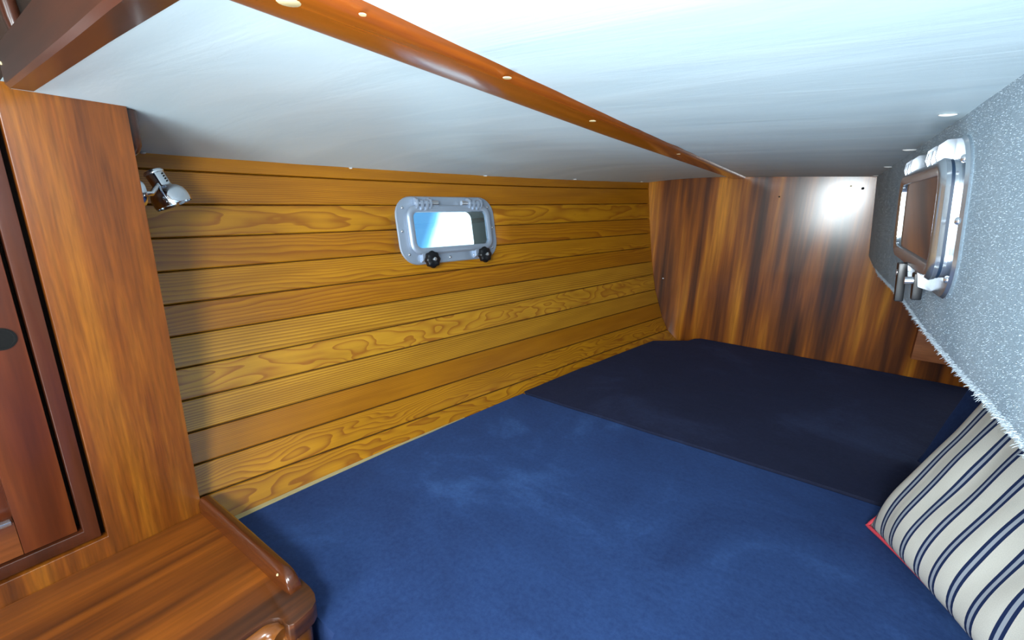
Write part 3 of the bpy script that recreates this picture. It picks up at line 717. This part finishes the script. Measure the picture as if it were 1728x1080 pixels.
    for di, uc in enumerate((-0.165, 0.152) if left else (0.0, 0.15)):
        A_ = [mtx @ Vector(((uc - hd) * s_, v * s_, n * s_)) for n, v in ((0.006, -0.150), (0.006, -0.098), (0.034, -0.100), (0.030, -0.140))]
        B_ = [mtx @ Vector(((uc + hd) * s_, v * s_, n * s_)) for n, v in ((0.006, -0.150), (0.006, -0.098), (0.034, -0.100), (0.030, -0.140))]
        dog = bevel(prism('dog', A_, B_, M['alu' if left else 'lug'], root, smooth=False), 0.0015)
        ext = 0.062 if left else 0.050
        tube('threaded_rod', [mtx @ Vector((uc * s_, -0.128 * s_, n * s_)) for n in (0.02, ext)], 0.008 * s_, M['steel'], dog, 12)
        if left:
            prof_ = [(0.012, 0.046), (0.030, 0.048), (0.038, 0.054), (0.038, 0.070), (0.030, 0.077), (0.010, 0.079)]
            vs_, fs_ = lathe([(r * s_, h * s_) for r, h in prof_], 32)
            for i_, v_ in enumerate(vs_):
                a = math.atan2(v_.y, v_.x); r_ = math.hypot(v_.x, v_.y)
                if r_ > 0.02 * s_: kf = 1 + 0.07 * math.cos(8 * a); v_.x *= kf; v_.y *= kf
            mm = mtx @ Matrix.Translation((uc * s_, -0.140 * s_, 0))
            sharp(mesh_obj('knob', [mm @ v_ for v_ in vs_], fs_, M['blackp'], dog), 50)['label'] = 'black fluted knob'
            lathe_obj('knob_cap', [(0.009 * s_, 0.078 * s_), (0.009 * s_, 0.086 * s_), (0.004 * s_, 0.089 * s_)], mm, M['steel'], dog, 14)
    return root
# left portlight: stands on the hull at its measured centre
pc = on_hull(758, 387.5); e = 0.3
zc_ = pc.z
pa, pb = Vector((hullx(pc.y - e, zc_), pc.y - e, zc_)), Vector((hullx(pc.y + e, zc_), pc.y + e, zc_))
uu = (pb - pa).normalized(); up_ = (Vector((hullx(pc.y, zc_ + 0.12), 0, 0.12)) - Vector((hullx(pc.y, zc_ - 0.12), 0, -0.12))).normalized()
sl = (seamz(3, pc.y + e) - seamz(3, pc.y - e)) / (2 * e)      # follow the run of the planks
uu = (uu + Vector((0, 0, sl * 0.9))).normalized(); nn = uu.cross(up_).normalized()
if nn.x < 0: nn = -nn
vv = nn.cross(uu).normalized()
LM = frame(U(pc) + nn * 0.006 * S, uu, vv, nn)
cutter = ring_obj('cutter', [(0.47 * S, 0.20 * S, 0.045 * S, -0.25 * S), (0.47 * S, 0.20 * S, 0.045 * S, 0.2 * S)], LM, M['seam'], None, closed=False, cap0=True, cap1=True)
cut([wall_left] + planks[1:6], cutter)
portlight('window_1', LM, True)['label'] = 'grey aluminium portlight open to daylight in the planked hull side'
# right portlight, on the carpeted side
YR, ZR = 1.52, -0.030
pr_ = Vector((carp(YR, ZR), YR, ZR)); 
uu = Vector((-0.02, 1, -0.006)).normalized(); vv = Vector((-0.10, 0.0, 1)).normalized(); nn = -uu.cross(vv).normalized()
if nn.x > 0: nn = -nn
vv = (vv - uu * vv.dot(uu)).normalized()
# keep a right-handed frame that faces inboard: u runs forward
RM = frame(U(pr_) + nn * 0.001, -uu, vv, nn)
w2 = portlight('window_2', RM, False, S * 1.06); w2['label'] = 'bright aluminium portlight with smoked pane in the carpeted side'
for i_, (uc, ln_, nz) in enumerate(((0.0, 1, 0.034), (0.15, 0.62, 0.020))):
    d_ = [o for o in w2.children if o.name.startswith('dog')][i_]
    hub = RM @ Matrix.Translation((uc * S, -0.132 * S, (nz - 0.012) * S))
    lathe_obj('collar', [(0.014 * S, 0), (0.017 * S, 0.004 * S), (0.017 * S, 0.010 * S), (0.013 * S, 0.013 * S)], hub, M['alu_bright'], d_, 20)
    A_ = [(-0.020, 0.020), (0.020, 0.020), (0.018, -0.030), (0.014, -0.078), (-0.006, -0.078), (-0.012, -0.030)]
    fa = [RM @ Vector(((uc + x) * S, (-0.132 + y * ln_) * S, nz * S)) for x, y in A_]; fb = [RM @ Vector(((uc + x) * S, (-0.132 + y * ln_) * S, (nz + 0.018) * S)) for x, y in A_]
    bevel(prism('handle', fa, fb, M['blackp'], d_, smooth=False), 0.002)['label'] = 'black plastic dog handle'

# ------------------------------------------------------------------ reading lamp on the locker side
def img_pt(px, py, y):
    d = ray(px, py); return d * (y / d.y)
lampb = img_pt(236, 327, 0.40)
rl = empty('reading_lamp', U(lampb), label='small chrome reading lamp on the locker side above the planks', category='lamp')
P1 = U(Vector((-1.392, 0.398, -0.018))); 
lathe_obj('mounting_base', [(0.020, 0), (0.020, 0.004), (0.017, 0.008), (0.006, 0.009)], frame(P1, Vector((1, 0, 0)), Vector((0, 0, -1)), Vector((0, 1, 0))), M['chrome'], rl, 28)
HB = img_pt(256, 287, 0.470); HE = img_pt(294, 344, 0.50)
HBw, HEw = U(HB), U(HE)
ax = (HEw - HBw); ln = ax.length; axn = ax.normalized(); su = axn.orthogonal().normalized(); sv = axn.cross(su)
joint = HBw + axn * ln * 0.42
arm_e = joint + Vector((-0.0, -0.006, 0))
tube('arm', [P1 + Vector((0, 0.006, 0)), P1 + Vector((0.001, 0.018, 0.0)), joint - Vector((0.008, 0.0, -0.004)), joint], 0.0034, M['chrome'], rl, 12)
mt = frame(HBw, su, sv, axn); q_ = ln
shade = lathe_obj('shade', [(0.0006, 0.0005), (0.009, 0.0), (0.0122, 0.0012), (0.0130, 0.004), (0.0130, q_ * 0.46), (0.0140, q_ * 0.50), (0.0200, q_ * 0.56), (0.0245, q_ * 0.66), (0.0268, q_ * 0.80), (0.0272, q_ * 0.93), (0.0265, q_ * 1.03), (0.0258, q_ * 1.035), (0.0258, q_ * 0.93), (0.022, q_ * 0.70), (0.013, q_ * 0.58), (0.0008, q_ * 0.56)], mt, M['chrome'], rl, 48, 50)
lathe_obj('end_ring', [(0.0138, 0.003), (0.0142, 0.004), (0.0142, 0.0055), (0.0138, 0.0065)], mt, M['steel'], rl, 40)
for k_ in range(4):
    c_ = HBw + axn * (0.010 + 0.004 * k_) + (sv * 0.0 + su * 0.0)
    dd = (Vector((0.75, 0.35, 0.5)) - axn * Vector((0.75, 0.35, 0.5)).dot(axn)).normalized(); tt = axn.cross(dd)
    lathe_obj('vent', [(0.0012, 0), (0.0012, 0.0008)], frame(c_ + dd * 0.0133, axn, tt, dd), M['hole'], shade, 10)

# ------------------------------------------------------------------ wooden cleat on the aft bulkhead
box('cleat', 0.467, 0.98, YB - 0.055, YB - 0.001, -0.87, -0.62, M['block'], None, 0.003)
cl = bpy.data.objects['cleat']; cl['label'] = 'short light brown wooden block fixed low on the aft bulkhead'; cl['category'] = 'block'

# ------------------------------------------------------------------ pillows
def pillow(name, C, e1, e2, w_, h_, th, mat, label, piping=None, sag=0.0, groove=0.0, seed=0):
    """C is one corner (design units); e1, e2 unit edge directions; front faces e1 x e2"""
    n = e1.cross(e2).normalized(); NU = 48
    cen = C + e1 * w_ / 2 + e2 * h_ / 2
    root = None; vs, fs, uv = [], [], []
    def pt(u, v, s_):
        # u,v in -1..1
        pin = 1 - 0.075 * (1 - u * u) * 1.0; pin2 = 1 - 0.075 * (1 - v * v)
        x = u * pin2; y = v * pin
        if s_ > 0:
            x *= 1 + 0.15 * abs(u) ** 5 * (1 - u ** 8) * max(0.0, 1 - v ** 4); y *= 1 + 0.15 * abs(v) ** 5 * (1 - v ** 8) * max(0.0, 1 - u ** 4)
        f_ = max(0.0, (1 - u ** 4)) ** 0.55 * max(0.0, (1 - v ** 4)) ** 0.55
        cr = 1 - 0.55 * (abs(u * v)) ** 3
        wr = 0.012 * mnoise.noise(Vector((u * 2.5 + seed, v * 2.0, s_ * 3.0))) * (1 - f_ * 0.4)
        wr += 0.010 * f_ * mnoise.noise(Vector((u * 6 + seed, v * 1.6, s_ * 5.0)))
        return cen + e1 * (x * w_ / 2) + e2 * (y * h_ / 2) + n * (s_ * (th * f_ * cr) + wr * (1 if f_ > 0 else 0) - sag * (u + 1) * (v + 1) * 0.25)
    idx = {}
    for s_ in (1, -1):
        for i in range(NU + 1):
            for j in range(NU + 1):
                u = -math.cos(math.pi * i / NU) * 0.35 + (2 * i / NU - 1) * 0.65; v = -math.cos(math.pi * j / NU) * 0.35 + (2 * j / NU - 1) * 0.65
                edge_ = i in (0, NU) or j in (0, NU)
                if edge_ and s_ == -1: idx[(s_, i, j)] = idx[(1, i, j)]; continue
                idx[(s_, i, j)] = len(vs); vs.append(U(pt(u, v, s_))); uv.append(((u + 1) / 2, (v + 1) / 2))
        for i in range(NU):
            for j in range(NU):
                q = (idx[(s_, i, j)], idx[(s_, i + 1, j)], idx[(s_, i + 1, j + 1)], idx[(s_, i, j + 1)])
                fs.append(q if s_ == 1 else q[::-1])
    o = mesh_obj(name, vs, fs, mat, None, uvs=uv, origin=U(cen)); o['label'] = label; o['category'] = 'pillow'
    if piping:
        bpy.context.view_layer.update()
        loop = []
        rim = [(i, 0) for i in range(NU)] + [(NU, j) for j in range(NU)] + [(i, NU) for i in range(NU, 0, -1)] + [(0, j) for j in range(NU, 0, -1)]
        pts_ = [Vector(vs[idx[(1, i, j)]]) for i, j in rim]
        out = [p + (p - U(cen)).normalized() * 0.0035 for p in pts_]
        tube('piping', out, 0.0036, piping, o, 8, closed=True)
    return o
C0 = Vector((0.238, 1.655, -0.985))
e1 = Vector((0.43, -0.90, 0.0)).normalized()
e2 = Vector((0.188, 0.090, 0.420)); e2 = (e2 - e1 * e2.dot(e1)).normalized()
pillow('striped_pillow', C0, e1, e2, 0.75, 0.70, 0.115, M['stripe'], 'cream and navy striped pillow with red piping, leaning on the berth', M['red'], seed=1)
f1 = Vector((0.42, -0.90, 0.0)).normalized(); f2 = Vector((0.14, 0.066, 0.6)); f2 = (f2 - f1 * f2.dot(f1)).normalized()
pillow('navy_pillow', Vector((0.410, 2.24, -0.985)), f1, f2, 0.80, 0.70, 0.04, M['navy'], 'plain navy pillow standing behind the striped pillow', None, seed=5)

# ------------------------------------------------------------------ cabin forward of the berth
def st(o): o['kind'] = 'structure'; return o
st(box('floor', -2.2, 2.2, -5.2, 3.6, -2.30, -2.25, M['sole']))
st(box('wall_front', -2.2, 2.2, -5.25, -5.2, -2.25, 0.9, M['cabinw']))
st(box('wall_side', 2.15, 2.2, -5.2, 3.5, -2.25, 0.9, M['cabinw']))
st(box('wall_cabin', -1.50, -1.45, -5.2, 0.36, 0.15, 0.9, M['dark']))
st(box('wall_header', -1.46, 2.2, 0.31, 0.35, 0.225, 0.93, M['dark']))
st(box('wall_port', -2.2, -2.15, -5.2, 0.3, -2.25, 0.3, M['cabinw']))
st(box('wall_locker', -1.50, -1.42, -5.2, -0.9, -2.25, 0.2, M['dark']))
# cabin top with the companionway left open over the ladder
st(box('roof', -2.2, 2.2, -5.2, -3.4, 0.88, 0.93, M['cabinw']))
st(box('roof', -2.2, -0.35, -3.4, 0.34, 0.88, 0.93, M['cabinw']))
st(box('roof', 0.85, 2.2, -3.4, 0.34, 0.88, 0.93, M['cabinw']))
st(box('roof', -0.35, 0.85, -2.0, 0.34, 0.88, 0.93, M['cabinw']))
# slim vertical strip on the dark cabin side
sp_ = empty('wall_strip', W(-1.45, 0.12, 0.2), label='slim brown vertical wooden strip on the dark cabin side above the beam', category='trim')
q0, q1 = ray(11, 0), ray(31, 60)
pA = q0 * (-1.44 / q0.x); pB = q1 * (-1.44 / q1.x)
dv = (pA - pB)
tube('strip', [U(pB), U(pB + dv * 0.5), U(pB + dv * 3.0)], [0.006, 0.0085, 0.0085], M['casing'], sp_, 14)

# ------------------------------------------------------------------ outside: neighbouring boat cover seen through the port
k = N('blue_topside_painted_glare'); v = k.coords('Object', (1, 1, 1)); sp = k.n('ShaderNodeSeparateXYZ'); k.l(v, sp.inputs[0])
nz = k.noise(v, 4, 3, 0.6); tt = k.math('ADD', sp.outputs[1], k.math('ADD', k.math('MULTIPLY', nz, 0.10), k.math('MULTIPLY', sp.outputs[2], -0.7)))
mr = k.n('ShaderNodeMapRange'); mr.inputs[1].default_value = 0.0; mr.inputs[2].default_value = 0.24; k.l(tt, mr.inputs[0])
k.base(k.ramp(mr.outputs[0], [(0.0, srgb(48, 106, 142)), (0.45, srgb(84, 152, 182)), (1.0, srgb(226, 240, 244))])); k.set(Roughness=0.8); M['topside'] = k.m  # the run to white is overexposed daylight painted into the hull colour
hb = Vector((-1.0, 1.05, -0.11)); hb = W(0, 0, 0) + hb * 2.35 + Vector((0, 0.17, 0))
vs, fs = [], []
for i in range(25):
    t_ = i / 24; y = -2.2 + 3.1 * t_; hw = 0.75 * math.sin(math.pi * (0.5 + 0.5 * t_)) ** 0.7 if t_ < 1 else 0.0
    for zz_, k2 in ((-1.5, 0.2), (-1.0, 0.75), (-0.3, 0.97), (0.35, 1.0), (0.62, 1.0)):
        vs.append(Vector((hb.x - 0.75 + hw * k2, hb.y + y, hb.z + zz_)))
    for zz_, k2 in ((0.62, 1.0), (0.35, 1.0), (-0.3, 0.97), (-1.0, 0.75), (-1.5, 0.2)):
        vs.append(Vector((hb.x - 0.75 - hw * k2, hb.y + y, hb.z + zz_)))
for i in range(24):
    for j in range(10): j2 = (j + 1) % 10; fs.append((i * 10 + j, i * 10 + j2, (i + 1) * 10 + j2, (i + 1) * 10 + j))
fs.append(tuple(range(10)))
ob = sharp(mesh_obj('outside_hull', vs, fs, M['topside'], origin=hb)); ob['label'] = 'pale blue boat side outside with painted-on white glare, seen through the portlight'; ob['category'] = 'boat'
